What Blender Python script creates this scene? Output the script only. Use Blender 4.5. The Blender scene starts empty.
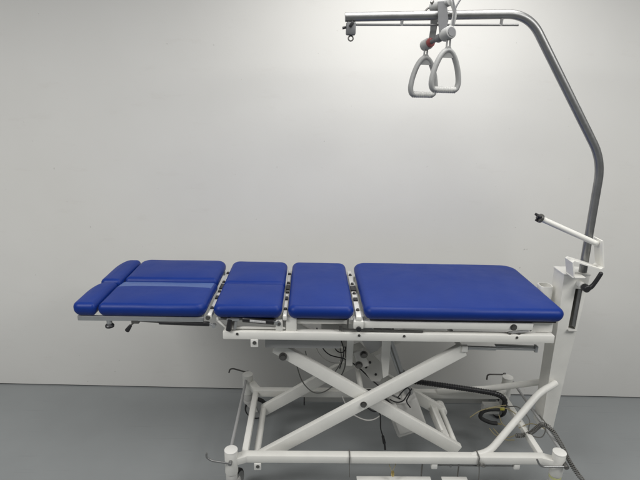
import bpy, bmesh, math, random
from mathutils import Vector, Matrix, noise

random.seed(7)
S = bpy.context.scene
COL = S.collection
V = Vector
PI = math.pi

# ------------------------------------------------------------------ materials
def new_mat(name):
    m = bpy.data.materials.new(name)
    m.use_nodes = True
    nt = m.node_tree
    b = nt.nodes['Principled BSDF']
    return m, nt, b

def N(nt, kind, **kw):
    n = nt.nodes.new(kind)
    for k, v in kw.items():
        if k in n.inputs:
            n.inputs[k].default_value = v
        else:
            setattr(n, k, v)
    return n

def ramp(nt, fac, stops):
    r = nt.nodes.new('ShaderNodeValToRGB')
    els = r.color_ramp.elements
    while len(els) < len(stops):
        els.new(0.5)
    for e, (p, c) in zip(els, stops):
        e.position = p
        e.color = (c[0], c[1], c[2], 1) if not isinstance(c, float) else (c, c, c, 1)
    nt.links.new(fac, r.inputs['Fac'])
    return r

def surface(name, base, rough=0.5, metal=0.0, vary=0.06, scale=9.0, rvary=0.08, bump=0.0,
            bump_scale=120.0, spec=0.5, coat=0.0, speck=None, stretch=None):
    """base colour with mottling, roughness variation and a fine bump, all in object space"""
    m, nt, b = new_mat(name)
    L = nt.links
    tc = N(nt, 'ShaderNodeTexCoord')
    vec = tc.outputs['Object']
    if stretch:
        mp = N(nt, 'ShaderNodeMapping')
        mp.inputs['Scale'].default_value = stretch
        L.new(vec, mp.inputs['Vector'])
        vec = mp.outputs['Vector']
    n1 = N(nt, 'ShaderNodeTexNoise', Scale=scale, Detail=6.0, Roughness=0.62)
    L.new(vec, n1.inputs['Vector'])
    lo = [max(0, c * (1 - vary)) for c in base]
    hi = [min(1, c * (1 + vary)) for c in base]
    r = ramp(nt, n1.outputs['Fac'], [(0.3, lo), (0.7, hi)])
    col = r.outputs['Color']
    if speck:
        sc, amount, scol = speck
        n3 = N(nt, 'ShaderNodeTexNoise', Scale=sc, Detail=3.0, Roughness=0.7)
        L.new(tc.outputs['Object'], n3.inputs['Vector'])
        r3 = ramp(nt, n3.outputs['Fac'], [(amount, 0.0), (amount + 0.05, 1.0)])
        mx = N(nt, 'ShaderNodeMix', data_type='RGBA')
        L.new(r3.outputs['Color'], mx.inputs[0])
        L.new(col, mx.inputs[6])
        mx.inputs[7].default_value = (*scol, 1)
        col = mx.outputs[2]
    L.new(col, b.inputs['Base Color'])
    n2 = N(nt, 'ShaderNodeTexNoise', Scale=scale * 3.1, Detail=4.0)
    L.new(vec, n2.inputs['Vector'])
    mr = N(nt, 'ShaderNodeMapRange')
    mr.inputs['To Min'].default_value = max(0.02, rough - rvary)
    mr.inputs['To Max'].default_value = min(1, rough + rvary)
    L.new(n2.outputs['Fac'], mr.inputs['Value'])
    L.new(mr.outputs['Result'], b.inputs['Roughness'])
    b.inputs['Metallic'].default_value = metal
    b.inputs['Specular IOR Level'].default_value = spec
    b.inputs['Coat Weight'].default_value = coat
    if bump:
        nb = N(nt, 'ShaderNodeTexNoise', Scale=bump_scale, Detail=3.0)
        L.new(vec, nb.inputs['Vector'])
        bp = N(nt, 'ShaderNodeBump', Strength=bump, Distance=0.002)
        L.new(nb.outputs['Fac'], bp.inputs['Height'])
        L.new(bp.outputs['Normal'], b.inputs['Normal'])
    return m

def vinyl_material():
    m, nt, b = new_mat('blue_vinyl')
    L = nt.links
    tc = N(nt, 'ShaderNodeTexCoord')
    n1 = N(nt, 'ShaderNodeTexNoise', Scale=5.0, Detail=5.0, Roughness=0.6)
    L.new(tc.outputs['Object'], n1.inputs['Vector'])
    r = ramp(nt, n1.outputs['Fac'], [(0.3, (0.004, 0.025, 0.182)), (0.7, (0.006, 0.030, 0.204))])
    L.new(r.outputs['Color'], b.inputs['Base Color'])
    n2 = N(nt, 'ShaderNodeTexNoise', Scale=14.0, Detail=5.0)
    L.new(tc.outputs['Object'], n2.inputs['Vector'])
    mr = N(nt, 'ShaderNodeMapRange')
    mr.inputs['To Min'].default_value = 0.36
    mr.inputs['To Max'].default_value = 0.50
    L.new(n2.outputs['Fac'], mr.inputs['Value'])
    L.new(mr.outputs['Result'], b.inputs['Roughness'])
    b.inputs['Specular IOR Level'].default_value = 0.24
    vo = N(nt, 'ShaderNodeTexVoronoi', Scale=420.0)
    L.new(tc.outputs['Object'], vo.inputs['Vector'])
    bp = N(nt, 'ShaderNodeBump', Strength=0.10, Distance=0.001)
    L.new(vo.outputs['Distance'], bp.inputs['Height'])
    nb = N(nt, 'ShaderNodeTexNoise', Scale=13.0, Detail=2.0)
    L.new(tc.outputs['Object'], nb.inputs['Vector'])
    bp2 = N(nt, 'ShaderNodeBump', Strength=0.24, Distance=0.006)
    L.new(nb.outputs['Fac'], bp2.inputs['Height'])
    L.new(bp.outputs['Normal'], bp2.inputs['Normal'])
    L.new(bp2.outputs['Normal'], b.inputs['Normal'])
    return m

def wall_material():
    m, nt, b = new_mat('wall_paint')
    L = nt.links
    tc = N(nt, 'ShaderNodeTexCoord')
    n1 = N(nt, 'ShaderNodeTexNoise', Scale=1.3, Detail=6.0, Roughness=0.6)
    L.new(tc.outputs['Object'], n1.inputs['Vector'])
    r = ramp(nt, n1.outputs['Fac'], [(0.3, (0.684, 0.678, 0.650)), (0.7, (0.714, 0.710, 0.684))])
    col = r.outputs['Color']
    # small dark knocks and scuffs, sparse
    n3 = N(nt, 'ShaderNodeTexNoise', Scale=46.0, Detail=1.5)
    L.new(tc.outputs['Object'], n3.inputs['Vector'])
    r3 = ramp(nt, n3.outputs['Fac'], [(0.775, 0.0), (0.82, 0.45)])
    mx = N(nt, 'ShaderNodeMix', data_type='RGBA')
    L.new(r3.outputs['Color'], mx.inputs[0])
    L.new(col, mx.inputs[6])
    mx.inputs[7].default_value = (0.30, 0.285, 0.26, 1)
    # faint rubbed smudges
    mp = N(nt, 'ShaderNodeMapping')
    mp.inputs['Scale'].default_value = (1.0, 1.0, 3.5)
    L.new(tc.outputs['Object'], mp.inputs['Vector'])
    n4 = N(nt, 'ShaderNodeTexNoise', Scale=4.5, Detail=4.0, Roughness=0.7)
    L.new(mp.outputs['Vector'], n4.inputs['Vector'])
    r4 = ramp(nt, n4.outputs['Fac'], [(0.60, 0.0), (0.80, 0.20)])
    mx2 = N(nt, 'ShaderNodeMix', data_type='RGBA')
    L.new(r4.outputs['Color'], mx2.inputs[0])
    L.new(mx.outputs[2], mx2.inputs[6])
    mx2.inputs[7].default_value = (0.55, 0.52, 0.48, 1)
    L.new(mx2.outputs[2], b.inputs['Base Color'])
    b.inputs['Roughness'].default_value = 0.62
    b.inputs['Specular IOR Level'].default_value = 0.3
    nb = N(nt, 'ShaderNodeTexNoise', Scale=95.0, Detail=3.0)
    L.new(tc.outputs['Object'], nb.inputs['Vector'])
    bp = N(nt, 'ShaderNodeBump', Strength=0.10, Distance=0.002)
    L.new(nb.outputs['Fac'], bp.inputs['Height'])
    nc = N(nt, 'ShaderNodeTexNoise', Scale=2.2, Detail=2.0)
    L.new(tc.outputs['Object'], nc.inputs['Vector'])
    bp2 = N(nt, 'ShaderNodeBump', Strength=0.10, Distance=0.03)
    L.new(nc.outputs['Fac'], bp2.inputs['Height'])
    L.new(bp.outputs['Normal'], bp2.inputs['Normal'])
    L.new(bp2.outputs['Normal'], b.inputs['Normal'])
    return m

M = {}
M['vinyl'] = vinyl_material()
M['vinylsheen'] = surface('blue_vinyl_wall_sheen', (0.040, 0.095, 0.300), 0.33, vary=0.05, scale=12, spec=0.5)  # sheen of the bright wall put into the base colour
M['wall'] = wall_material()
M['floor'] = surface('grey_epoxy_floor', (0.238, 0.252, 0.257), 0.36, vary=0.05, scale=2.2, rvary=0.07,
                     bump=0.05, bump_scale=60, spec=0.85, speck=(46.0, 0.74, (0.12, 0.125, 0.13)))
M['white'] = surface('white_powder_coat', (0.775, 0.768, 0.725), 0.40, vary=0.04, scale=11, bump=0.05,
                     bump_scale=300, speck=(70.0, 0.755, (0.42, 0.39, 0.34)))
M['cap'] = surface('white_plastic', (0.78, 0.775, 0.74), 0.45, vary=0.02)
M['offwhite'] = surface('light_grey_casting', (0.56, 0.555, 0.53), 0.5, vary=0.05, bump=0.05)
M['steel'] = surface('brushed_steel', (0.285, 0.287, 0.285), 0.40, metal=0.85, vary=0.10, scale=26, bump=0.04, bump_scale=200)
M['alu'] = surface('grey_aluminium', (0.46, 0.47, 0.475), 0.42, metal=0.75, vary=0.06, scale=18)
M['zinc'] = surface('dull_zinc', (0.15, 0.147, 0.14), 0.42, metal=0.8, vary=0.15, scale=40)
M['greypaint'] = surface('grey_painted_metal', (0.36, 0.362, 0.36), 0.45, vary=0.06)
M['sling'] = surface('grey_plastic', (0.29, 0.294, 0.29), 0.5, vary=0.06, scale=20)
M['slingdark'] = surface('dark_grey_plastic', (0.13, 0.133, 0.138), 0.5, vary=0.08, scale=20)
M['grip'] = surface('pale_grip_plastic', (0.47, 0.47, 0.455), 0.5, vary=0.04, scale=20)
M['black'] = surface('black_plastic', (0.018, 0.018, 0.020), 0.38, vary=0.2, scale=30)
M['rubber'] = surface('black_rubber', (0.022, 0.022, 0.023), 0.6, vary=0.2, scale=30)
M['board'] = surface('dark_underside_board', (0.035, 0.035, 0.045), 0.7, vary=0.1)
M['greycable'] = surface('grey_cable_sheath', (0.15, 0.148, 0.138), 0.5, vary=0.08)
M['whitecable'] = surface('white_cable_sheath', (0.62, 0.61, 0.58), 0.45, vary=0.04)
M['yellow'] = surface('yellow_tape', (0.55, 0.50, 0.06), 0.5, vary=0.1, scale=60)
M['ringband'] = surface('faded_yellow_band', (0.60, 0.62, 0.30), 0.5, vary=0.1, scale=60)
M['brass'] = surface('brass', (0.60, 0.46, 0.18), 0.3, metal=0.9, vary=0.1, scale=60)
M['red'] = surface('dark_red_plastic', (0.24, 0.05, 0.05), 0.45, vary=0.1)
M['sticker'] = surface('grey_white_sticker', (0.52, 0.52, 0.52), 0.5, vary=0.22, scale=150)
M['tan'] = surface('tan_wire', (0.36, 0.31, 0.17), 0.5, vary=0.1)

# ------------------------------------------------------------------ objects
def thing(name, loc, label, cat, group=None):
    o = bpy.data.objects.new(name, None)
    o.empty_display_size = 0.1
    o.location = loc
    COL.objects.link(o)
    o['label'] = label
    o['category'] = cat
    if group:
        o['group'] = group
    return o

def root_loc(o):
    p = V((0, 0, 0))
    while o is not None:
        p = p + o.location
        o = o.parent
    return p

def part(name, bm, m, parent=None, label=None, angle=38, origin=None):
    """link one bmesh (in scene coordinates) as one mesh object"""
    bmesh.ops.recalc_face_normals(bm, faces=bm.faces)
    if origin is None:
        lo = V((1e9,) * 3); hi = V((-1e9,) * 3)
        for v in bm.verts:
            for i in range(3):
                lo[i] = min(lo[i], v.co[i]); hi[i] = max(hi[i], v.co[i])
        origin = (lo + hi) / 2
    bmesh.ops.translate(bm, verts=bm.verts, vec=-origin)
    me = bpy.data.meshes.new(name)
    bm.to_mesh(me)
    bm.free()
    for p in me.polygons:
        p.use_smooth = True
    me.set_sharp_from_angle(angle=math.radians(angle))
    me.materials.append(m)
    o = bpy.data.objects.new(name, me)
    COL.objects.link(o)
    o.parent = parent
    o.location = origin - root_loc(parent) if parent else origin
    if label:
        o['label'] = label
    return o

def tag(o, label, cat, group=None):
    o['label'] = label
    o['category'] = cat
    if group:
        o['group'] = group
    return o

# ------------------------------------------------------------------ shapes
def BM():
    return bmesh.new()

def box(bm, c, s, rot=None, bev=0.003, seg=2):
    r = bmesh.ops.create_cube(bm, size=1.0)
    vs = r['verts']
    for v in vs:
        v.co = V((v.co.x * s[0], v.co.y * s[1], v.co.z * s[2]))
    if bev:
        es = list({e for v in vs for e in v.link_edges})
        rb = bmesh.ops.bevel(bm, geom=es, offset=min(bev, min(s) * 0.45), segments=seg, profile=0.5, affect='EDGES')
        vs = list({v for f in rb['faces'] for v in f.verts} | {v for v in vs if v.is_valid})
    for v in vs:
        v.co = (rot @ v.co if rot else v.co) + V(c)
    return vs

def frame(d, up=(0, 0, 1)):
    z = V(d).normalized()
    u = V(up)
    if abs(z.dot(u.normalized())) > 0.98:
        u = V((0, 1, 0))
    x = u.cross(z).normalized()
    y = z.cross(x)
    return Matrix((x, y, z)).transposed()

def bar(bm, p0, p1, w, h, up=(0, 0, 1), bev=0.004):
    """rectangular tube from p0 to p1: w across, h along 'up'"""
    p0, p1 = V(p0), V(p1)
    R = frame(p1 - p0, up)
    box(bm, (p0 + p1) / 2, (w, h, (p1 - p0).length), R, bev)

def smooth_path(pts, n=8):
    pts = [V(p) for p in pts]
    if len(pts) < 3:
        return pts
    out = []
    for i in range(len(pts) - 1):
        p1, p2 = pts[i], pts[i + 1]
        p0 = pts[i - 1] if i else p1 * 2 - p2
        p3 = pts[i + 2] if i + 2 < len(pts) else p2 * 2 - p1
        for k in range(n):
            t = k / n
            out.append(0.5 * ((2 * p1) + (p2 - p0) * t + (2 * p0 - 5 * p1 + 4 * p2 - p3) * t * t
                              + (-p0 + 3 * p1 - 3 * p2 + p3) * t ** 3))
    out.append(pts[-1])
    return out

def fillet_path(pts, r, n=8):
    """polyline with rounded corners of tangent length r"""
    pts = [V(p) for p in pts]
    out = [pts[0]]
    for i in range(1, len(pts) - 1):
        a, b, c = pts[i - 1], pts[i], pts[i + 1]
        t = min(r, (a - b).length * 0.49, (c - b).length * 0.49)
        s = b + (a - b).normalized() * t
        e = b + (c - b).normalized() * t
        for k in range(n + 1):
            u = k / n
            out.append(s * (1 - u) ** 2 + b * 2 * u * (1 - u) + e * u * u)
    out.append(pts[-1])
    return out

def sweep(bm, pts, r, seg=12, closed=False, caps=True, ry=None, up0=None):
    """tube along pts; r is a number or a list; ry flattens the section"""
    pts = [V(p) for p in pts]
    n = len(pts)
    rings = []
    nrm = None
    for i in range(n):
        if closed:
            d = pts[(i + 1) % n] - pts[i - 1]
        else:
            d = pts[min(i + 1, n - 1)] - pts[max(i - 1, 0)]
        d.normalize()
        if nrm is None:
            u = V(up0) if up0 else (V((0, 0, 1)) if abs(d.z) < 0.9 else V((0, 1, 0)))
            nrm = (u - d * u.dot(d)).normalized()
        else:
            nrm = (nrm - d * nrm.dot(d)).normalized()
        bi = d.cross(nrm)
        rr = r[i] if isinstance(r, (list, tuple)) else r
        r2 = rr if ry is None else ry
        rings.append([bm.verts.new(pts[i] + bi * (rr * math.cos(2 * PI * k / seg)) + nrm * (r2 * math.sin(2 * PI * k / seg)))
                      for k in range(seg)])
    m = n if closed else n - 1
    for i in range(m):
        a, b = rings[i], rings[(i + 1) % n]
        for k in range(seg):
            bm.faces.new((a[k], a[(k + 1) % seg], b[(k + 1) % seg], b[k]))
    if caps and not closed:
        bm.faces.new(rings[0][::-1])
        bm.faces.new(rings[-1])

def cyl(bm, p0, p1, r0, r1=None, seg=24, bev=0.0):
    p0, p1 = V(p0), V(p1)
    r1 = r0 if r1 is None else r1
    d = (p1 - p0)
    L = d.length
    u = d.normalized()
    if bev:
        b = min(bev, L * 0.4, min(r0, r1) * 0.6)
        pts = [p0, p0 + u * b * 0.3, p0 + u * b, p1 - u * b, p1 - u * b * 0.3, p1]
        rs = [r0 - b, r0 - b * 0.3, r0, r1, r1 - b * 0.3, r1 - b]
    else:
        pts = [p0, p1]; rs = [r0, r1]
    sweep(bm, pts, rs, seg)

def lathe(bm, c, axis, prof, seg=28):
    """prof: list of (radius, offset along axis)"""
    c = V(c)
    R = frame(axis)
    rings = []
    for r, z in prof:
        rings.append([bm.verts.new(c + R @ V((r * math.cos(2 * PI * k / seg), r * math.sin(2 * PI * k / seg), z)))
                      for k in range(seg)])
    for a, b in zip(rings, rings[1:]):
        for k in range(seg):
            bm.faces.new((a[k], a[(k + 1) % seg], b[(k + 1) % seg], b[k]))
    bm.faces.new(rings[0][::-1])
    bm.faces.new(rings[-1])

def bolt(bm, c, axis, r=0.009, h=0.006):
    c = V(c); a = V(axis).normalized()
    cyl(bm, c, c + a * 0.002, r * 1.35, seg=20)
    cyl(bm, c + a * 0.002, c + a * (0.002 + h), r, seg=6)

def prism(bm, outline, direction, thick):
    """flat polygon given as scene points, extruded"""
    d = V(direction).normalized() * thick
    a = [bm.verts.new(V(p)) for p in outline]
    b = [bm.verts.new(V(p) + d) for p in outline]
    n = len(a)
    bm.faces.new(a)
    bm.faces.new(b[::-1])
    for i in range(n):
        bm.faces.new((a[i], b[i], b[(i + 1) % n], a[(i + 1) % n]))

# ------------------------------------------------------------------ cushions
def cushion(bm, x0, x1, y0, y1, zb, zt, rad=(0.03,) * 4, fil=0.029, dome=0.006, seed=0, cut=None, shear=0.0):
    """upholstered pad; rad = corner radii (x0y0, x1y0, x1y1, x0y1)"""
    nC, nE = 10, 14
    def ring(inset, z):
        X0, X1, Y0, Y1 = x0 + inset, x1 - inset, y0 + inset, y1 - inset
        rq = [r if isinstance(r, tuple) else (r, r) for r in rad]
        rr = [min(max(r[0] - inset, 0.004 + 0.1 * r[0]), (X1 - X0) * 0.49) for r in rq]
        ry = [min(max(r[1] - inset, 0.004 + 0.1 * r[1]), (Y1 - Y0) * 0.49) for r in rq]
        cs = [(X0 + rr[0], Y0 + ry[0], PI), (X1 - rr[1], Y0 + ry[1], 1.5 * PI), (X1 - rr[2], Y1 - ry[2], 0), (X0 + rr[3], Y1 - ry[3], 0.5 * PI)]
        P = []
        for i, (cx, cy, a0) in enumerate(cs):
            for k in range(nC + 1):
                a = a0 + 0.5 * PI * k / nC
                P.append((cx + rr[i] * math.cos(a), cy + ry[i] * math.sin(a)))
            nx_, ny_, a1 = cs[(i + 1) % 4]
            r1 = rr[(i + 1) % 4]
            e = (nx_ + r1 * math.cos(a1), ny_ + ry[(i + 1) % 4] * math.sin(a1))
            s = P[-1]
            for k in range(1, nE):
                t = k / nE
                P.append((s[0] + (e[0] - s[0]) * t, s[1] + (e[1] - s[1]) * t))
        return [bm.verts.new((px, py, z)) for px, py in P]
    H = zt - zb
    rings = [ring(0.026, zb), ring(0.017, zb), ring(0.0115, zb + 0.003), ring(0.0065, zb + 0.009), ring(0.0025, zb + 0.016), ring(0.0006, zb + 0.022)]
    steps = 9
    for k in range(steps + 1):
        a = 0.5 * PI * k / steps
        rings.append(ring(fil * (1 - math.cos(a)), zt - dome - fil + fil * math.sin(a)))
    half = min(x1 - x0, y1 - y0) / 2
    for t in (0.02, 0.06, 0.12, 0.2, 0.3, 0.42, 0.55, 0.68, 0.81, 0.93):
        rings.append(ring(fil + (half - fil - 0.006) * t, zt - dome))
    flat = {v for r in rings[-10:] for v in r}
    for a, b in zip(rings, rings[1:]):
        n = len(a)
        for k in range(n):
            bm.faces.new((a[k], a[(k + 1) % n], b[(k + 1) % n], b[k]))
    bm.faces.new(rings[0][::-1])
    # top: close the last thin ring as a strip of quads
    last = rings[-1]
    bm.faces.new(last)
    hx, hy = (x1 - x0) / 2 - fil, (y1 - y0) / 2 - fil
    for v in flat:
        u, w = abs(v.co.x - (x0 + x1) / 2) / hx, abs(v.co.y - (y0 + y1) / 2) / hy
        v.co.z += dome * max(0, 1 - u ** 3) * max(0, 1 - w ** 3)
    if cut is not None:
        yc, drop = cut
        bmesh.ops.bisect_plane(bm, geom=list(bm.verts) + list(bm.edges) + list(bm.faces), plane_co=(0, yc, 0), plane_no=(0, 1, 0))
        for v in bm.verts:
            if v.co.y > yc + 1e-5 and v.co.z > zb + 0.015:
                t = (v.co.y - yc) / (y1 - yc)
                v.co.z -= drop * t
    for v in bm.verts:
        f = (v.co.z - zb) / H
        q = V((v.co.x * 9 + seed * 7.3, v.co.y * 9, v.co.z * 6))
        v.co.z += 0.0016 * noise.noise(q) * max(0, f)
        # gentle puckers along the lower edge
        w = math.sin(v.co.x * 150 + seed) * math.sin(v.co.x * 61 + 2 * seed) * (1 if f < 0.5 else 0)
        v.co.y += 0.0004 * w
        if shear:
            v.co.x += shear * (v.co.y - y0)

# ==================================================================== SETTING
fb = BM()
vs = [fb.verts.new(p) for p in ((-7, -7, 0), (7, -7, 0), (7, 0.9, 0), (-7, 0.9, 0))]
fb.faces.new(vs)
def floor_marks(m):
    nt = m.node_tree
    L = nt.links
    b = nt.nodes['Principled BSDF']
    src = b.inputs['Base Color'].links[0].from_socket
    tc = N(nt, 'ShaderNodeTexCoord')
    for rot, sc, lim, col in ((0.5, (1.2, 26, 1), 0.70, (0.13, 0.137, 0.14)), (-0.35, (1.6, 34, 1), 0.72, (0.33, 0.345, 0.35))):
        mp = N(nt, 'ShaderNodeMapping')
        mp.inputs['Rotation'].default_value = (0, 0, rot)
        mp.inputs['Scale'].default_value = sc
        L.new(tc.outputs['Object'], mp.inputs['Vector'])
        n = N(nt, 'ShaderNodeTexNoise', Scale=1.7, Detail=3.0, Roughness=0.6)
        L.new(mp.outputs['Vector'], n.inputs['Vector'])
        r = ramp(nt, n.outputs['Fac'], [(lim - 0.06, 0.0), (lim + 0.05, 0.35)])
        mx = N(nt, 'ShaderNodeMix', data_type='RGBA')
        L.new(r.outputs['Color'], mx.inputs[0])
        L.new(src, mx.inputs[6])
        mx.inputs[7].default_value = (*col, 1)
        src = mx.outputs[2]
    L.new(src, b.inputs['Base Color'])
floor_marks(M['floor'])
fl = part('floor', fb, M['floor'], origin=V((0, 0, 0)))
fl['kind'] = 'structure'

wb = BM()
ang = math.radians(-1.15)
RW = Matrix.Rotation(ang, 3, 'Z')
box(wb, V((0, 0.5385, 0.0)) + RW @ V((0, 0.10, 1.507)), (12, 0.2, 3.0), RW, bev=0.0)
wl = part('wall', wb, M['wall'], origin=V((0, 0.5385, 0)))
wl['kind'] = 'structure'

# ==================================================================== TREATMENT TABLE
T = thing('treatment_table', (0, 0, 0),
          'blue padded treatment table on a white scissor lift base, standing by the grey wall', 'therapy table')

ZT, ZB = 0.925, 0.866
def pad(name, x0, x1, y0, y1, rad, seed, cut=None, zt=ZT, zb=ZB, fil=0.026, dome=0.005, label=None):
    b = BM()
    cushion(b, x0, x1, y0, y1, zb, zt, rad, fil, dome, seed, cut)
    o = part(name, b, M['vinyl'], T, label, angle=60)
    if cut:   # wall reflection along the inner strip, painted in as paler, smoother vinyl
        o.data.materials.append(M['vinylsheen'])
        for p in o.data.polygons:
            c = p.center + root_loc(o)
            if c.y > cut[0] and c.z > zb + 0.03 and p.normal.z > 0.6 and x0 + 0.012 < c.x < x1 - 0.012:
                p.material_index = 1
    u = BM()
    box(u, ((x0 + x1) / 2, (y0 + y1) / 2, zb - 0.0055), (x1 - x0 - 0.05, y1 - y0 - 0.05, 0.011), bev=0.002)
    part('base_board', u, M['board'], o)
    return o

YN, YF = -0.272, 0.272
pad('back_cushion', -0.166, 0.634, YN, YF + 0.01, (0.035, 0.035, 0.075, 0.055), 1)
pad('seat_cushion', -0.466, -0.206, YN, YF, (0.03, 0.03, 0.035, 0.035), 2)
pad('thigh_cushion', -0.757, -0.489, YN, -0.022, (0.03, 0.028, 0.018, 0.018), 3, fil=0.024)
pad('thigh_cushion', -0.757, -0.489, -0.021, YF, (0.018, 0.018, 0.035, 0.04), 4, fil=0.024)
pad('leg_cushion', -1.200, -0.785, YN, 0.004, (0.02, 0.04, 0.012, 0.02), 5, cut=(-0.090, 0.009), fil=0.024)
pad('leg_cushion', -1.195, -0.787, 0.006, YF, (0.018, 0.018, 0.045, 0.05), 6, zt=ZT + 0.001, fil=0.024)
pad('foot_cushion', -1.299, -1.206, YN, -0.028, (0.030, 0.016, 0.016, (0.052, 0.125)), 7, fil=0.022, dome=0.002, zt=ZT - 0.002)
pad('foot_cushion', -1.292, -1.200, -0.020, YF - 0.01, (0.025, 0.016, 0.02, (0.050, 0.120)), 8, fil=0.022, dome=0.002, zt=ZT - 0.002)

# ---- hinge bars in the gaps between the cushions
for x, w in ((-0.771, 0.017), (-0.4775, 0.016), (-0.186, 0.026)):
    b = BM()
    bar(b, (x, -0.262, 0.868), (x, 0.255, 0.868), 0.022 if w > 0.02 else w, 0.022)
    if w > 0.02:
        box(b, (x, -0.238, 0.842), (0.040, 0.05, 0.034), bev=0.004)
        box(b, (x + 0.022, -0.19, 0.848), (0.03, 0.05, 0.02), bev=0.003)
    h = part('hinge_bar', b, M['white'], T)
    for y in (-0.205, -0.035, 0.075, 0.19):
        bb = BM()
        bolt(bb, (x, y, 0.879), (0, 0, 1), 0.006, 0.006)
        part('hinge_bolt', bb, M['zinc'], h)
    for y, fw, L, z in ((0.02, 0.9, 0.055, 0.881), (-0.10, 0.7, 0.03, 0.8805)):
        hb = BM()
        box(hb, (x, y, z), (w * fw, L, 0.010), bev=0.002)
        part('hinge_block', hb, M['black'], h)
b = BM()
cyl(b, (-0.186, -0.264, 0.829), (-0.186, -0.276, 0.829), 0.0105, bev=0.003)
part('pivot_knob', b, M['black'], T)
b = BM()
cyl(b, (-0.776, -0.264, 0.868), (-0.776, -0.272, 0.868), 0.009, bev=0.002)
part('pivot_knob', b, M['zinc'], T)

# ---- main upper frame
for y in (-0.245, 0.235):
    b = BM()
    bar(b, (-0.722, y, 0.789), (0.606, y, 0.789), 0.034, 0.034)
    sr = part('side_rail', b, M['white'], T)
    if y < 0:
        for x in (-0.665, -0.182, -0.002, 0.452):
            s = BM()
            bolt(s, (x, y - 0.0165, 0.797), (0, -1, 0), 0.004, 0.002)
            part('rail_screw', s, M['zinc'], sr)
        for x in (0.425, 0.462):
            s = BM()
            cyl(s, (x, y - 0.004, 0.805), (x, y - 0.004, 0.812), 0.008, seg=14)
            part('rail_stud', s, M['zinc'], sr)
for x in (-0.703, -0.10, 0.588):
    b = BM()
    bar(b, (x, -0.227, 0.787), (x, 0.217, 0.787), 0.034, 0.028)
    part('cross_member', b, M['white'], T)
# thin rail above the side rail under the thigh pads
b = BM()
bar(b, (-0.675, -0.243, 0.816), (-0.475, -0.243, 0.816), 0.012, 0.010)
part('thin_rail', b, M['white'], T)
# seat posts
for y in (-0.240, 0.236):
    b = BM()
    box(b, (-0.452, y, 0.835), (0.042, 0.022, 0.058), bev=0.003)
    part('seat_post', b, M['white'], T)
# section frames under the pads
def section(name, x0, x1, z0, z1, mat, y=0.238, t=0.02):
    b = BM()
    zc, h = (z0 + z1) / 2, z1 - z0
    for s in (-1, 1):
        bar(b, (x0, s * y, zc), (x1, s * y, zc), t, h, bev=0.003)
    for xx in (x0 + 0.015, x1 - 0.015):
        bar(b, (xx, -y + t / 2 - 0.001, zc), (xx, y - t / 2 + 0.001, zc), t, h * 0.8, bev=0.003)
    return part(name, b, mat, T)
section('seat_frame', -0.430, -0.200, 0.832, 0.8535, M['white'], 0.226)
section('back_frame', -0.165, 0.515, 0.826, 0.8535, M['white'], 0.246, 0.018)
section('thigh_frame', -0.748, -0.497, 0.842, 0.8535, M['greypaint'], 0.225)
section('leg_frame', -1.283, -0.795, 0.845, 0.866, M['alu'], 0.2555, 0.012)
# head end plate with slope
b = BM()
prism(b, [(0.520, -0.232, 0.808), (0.606, -0.232, 0.808), (0.606, -0.232, 0.853), (0.500, -0.232, 0.853), (0.527, -0.232, 0.835)], (0, 1, 0), 0.46)
part('head_plate', b, M['white'], T)
b = BM()
bolt(b, (0.435, -0.2555, 0.839), (0, -1, 0), 0.010, 0.008)
part('clamp_bolt', b, M['zinc'], T)
b = BM()
bar(b, (0.42, -0.25, 0.812), (0.50, -0.25, 0.822), 0.006, 0.010, bev=0.001)
part('stop_strip', b, M['greypaint'], T)
b = BM()
bar(b, (-0.245, -0.252, 0.818), (0.075, -0.252, 0.813), 0.006, 0.008, bev=0.001)
box(b, (-0.256, -0.25, 0.823), (0.016, 0.012, 0.018), bev=0.002)
bar(b, (-0.228, -0.252, 0.822), (-0.228, -0.252, 0.866), 0.006, 0.006, bev=0.001)
part('release_rod', b, M['zinc'], T)

# ---- leg section fittings
def gas_spring(p0, p1, r, q0, q1, sticker=False):
    b = BM()
    cyl(b, p0, p1, r, bev=0.003)
    g = part('gas_spring', b, M['black'], T)
    b = BM()
    cyl(b, q0, p0, r * 0.42)
    part('piston_rod', b, M['zinc'], g)
    b = BM()
    e = V(q1)
    cyl(b, e - V((0, 0.008, 0)), e + V((0, 0.008, 0)), r * 0.85)
    cyl(b, p1, q1, r * 0.5)
    part('end_eye', b, M['alu'], g)
    if sticker:
        b = BM()
        a, c = V(p0).lerp(V(p1), 0.24), V(p0).lerp(V(p1), 0.74)
        R = frame(c - a)
        n = 8
        rows = []
        for k in range(n + 1):
            t = math.radians(-150 + 110 * k / n)
            off = V((0, math.cos(t + PI / 2) * -1, 0))
            th = math.radians(152 + 46 * k / n)
            d = V((0, math.cos(th), math.sin(th))) * (r + 0.0004)
            rows.append((b.verts.new(a + d), b.verts.new(c + d)))
        for u, w in zip(rows, rows[1:]):
            b.faces.new((u[0], u[1], w[1], w[0]))
        part('sticker', b, M['sticker'], g)
    return g
gas_spring((-0.972, -0.250, 0.838), (-0.775, -0.250, 0.833), 0.0095, (-1.066, -0.250, 0.8445), (-0.757, -0.250, 0.826))
gas_spring((-0.644, -0.250, 0.856), (-0.520, -0.250, 0.846), 0.0125, (-0.690, -0.250, 0.866), (-0.503, -0.250, 0.842), True)

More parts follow.
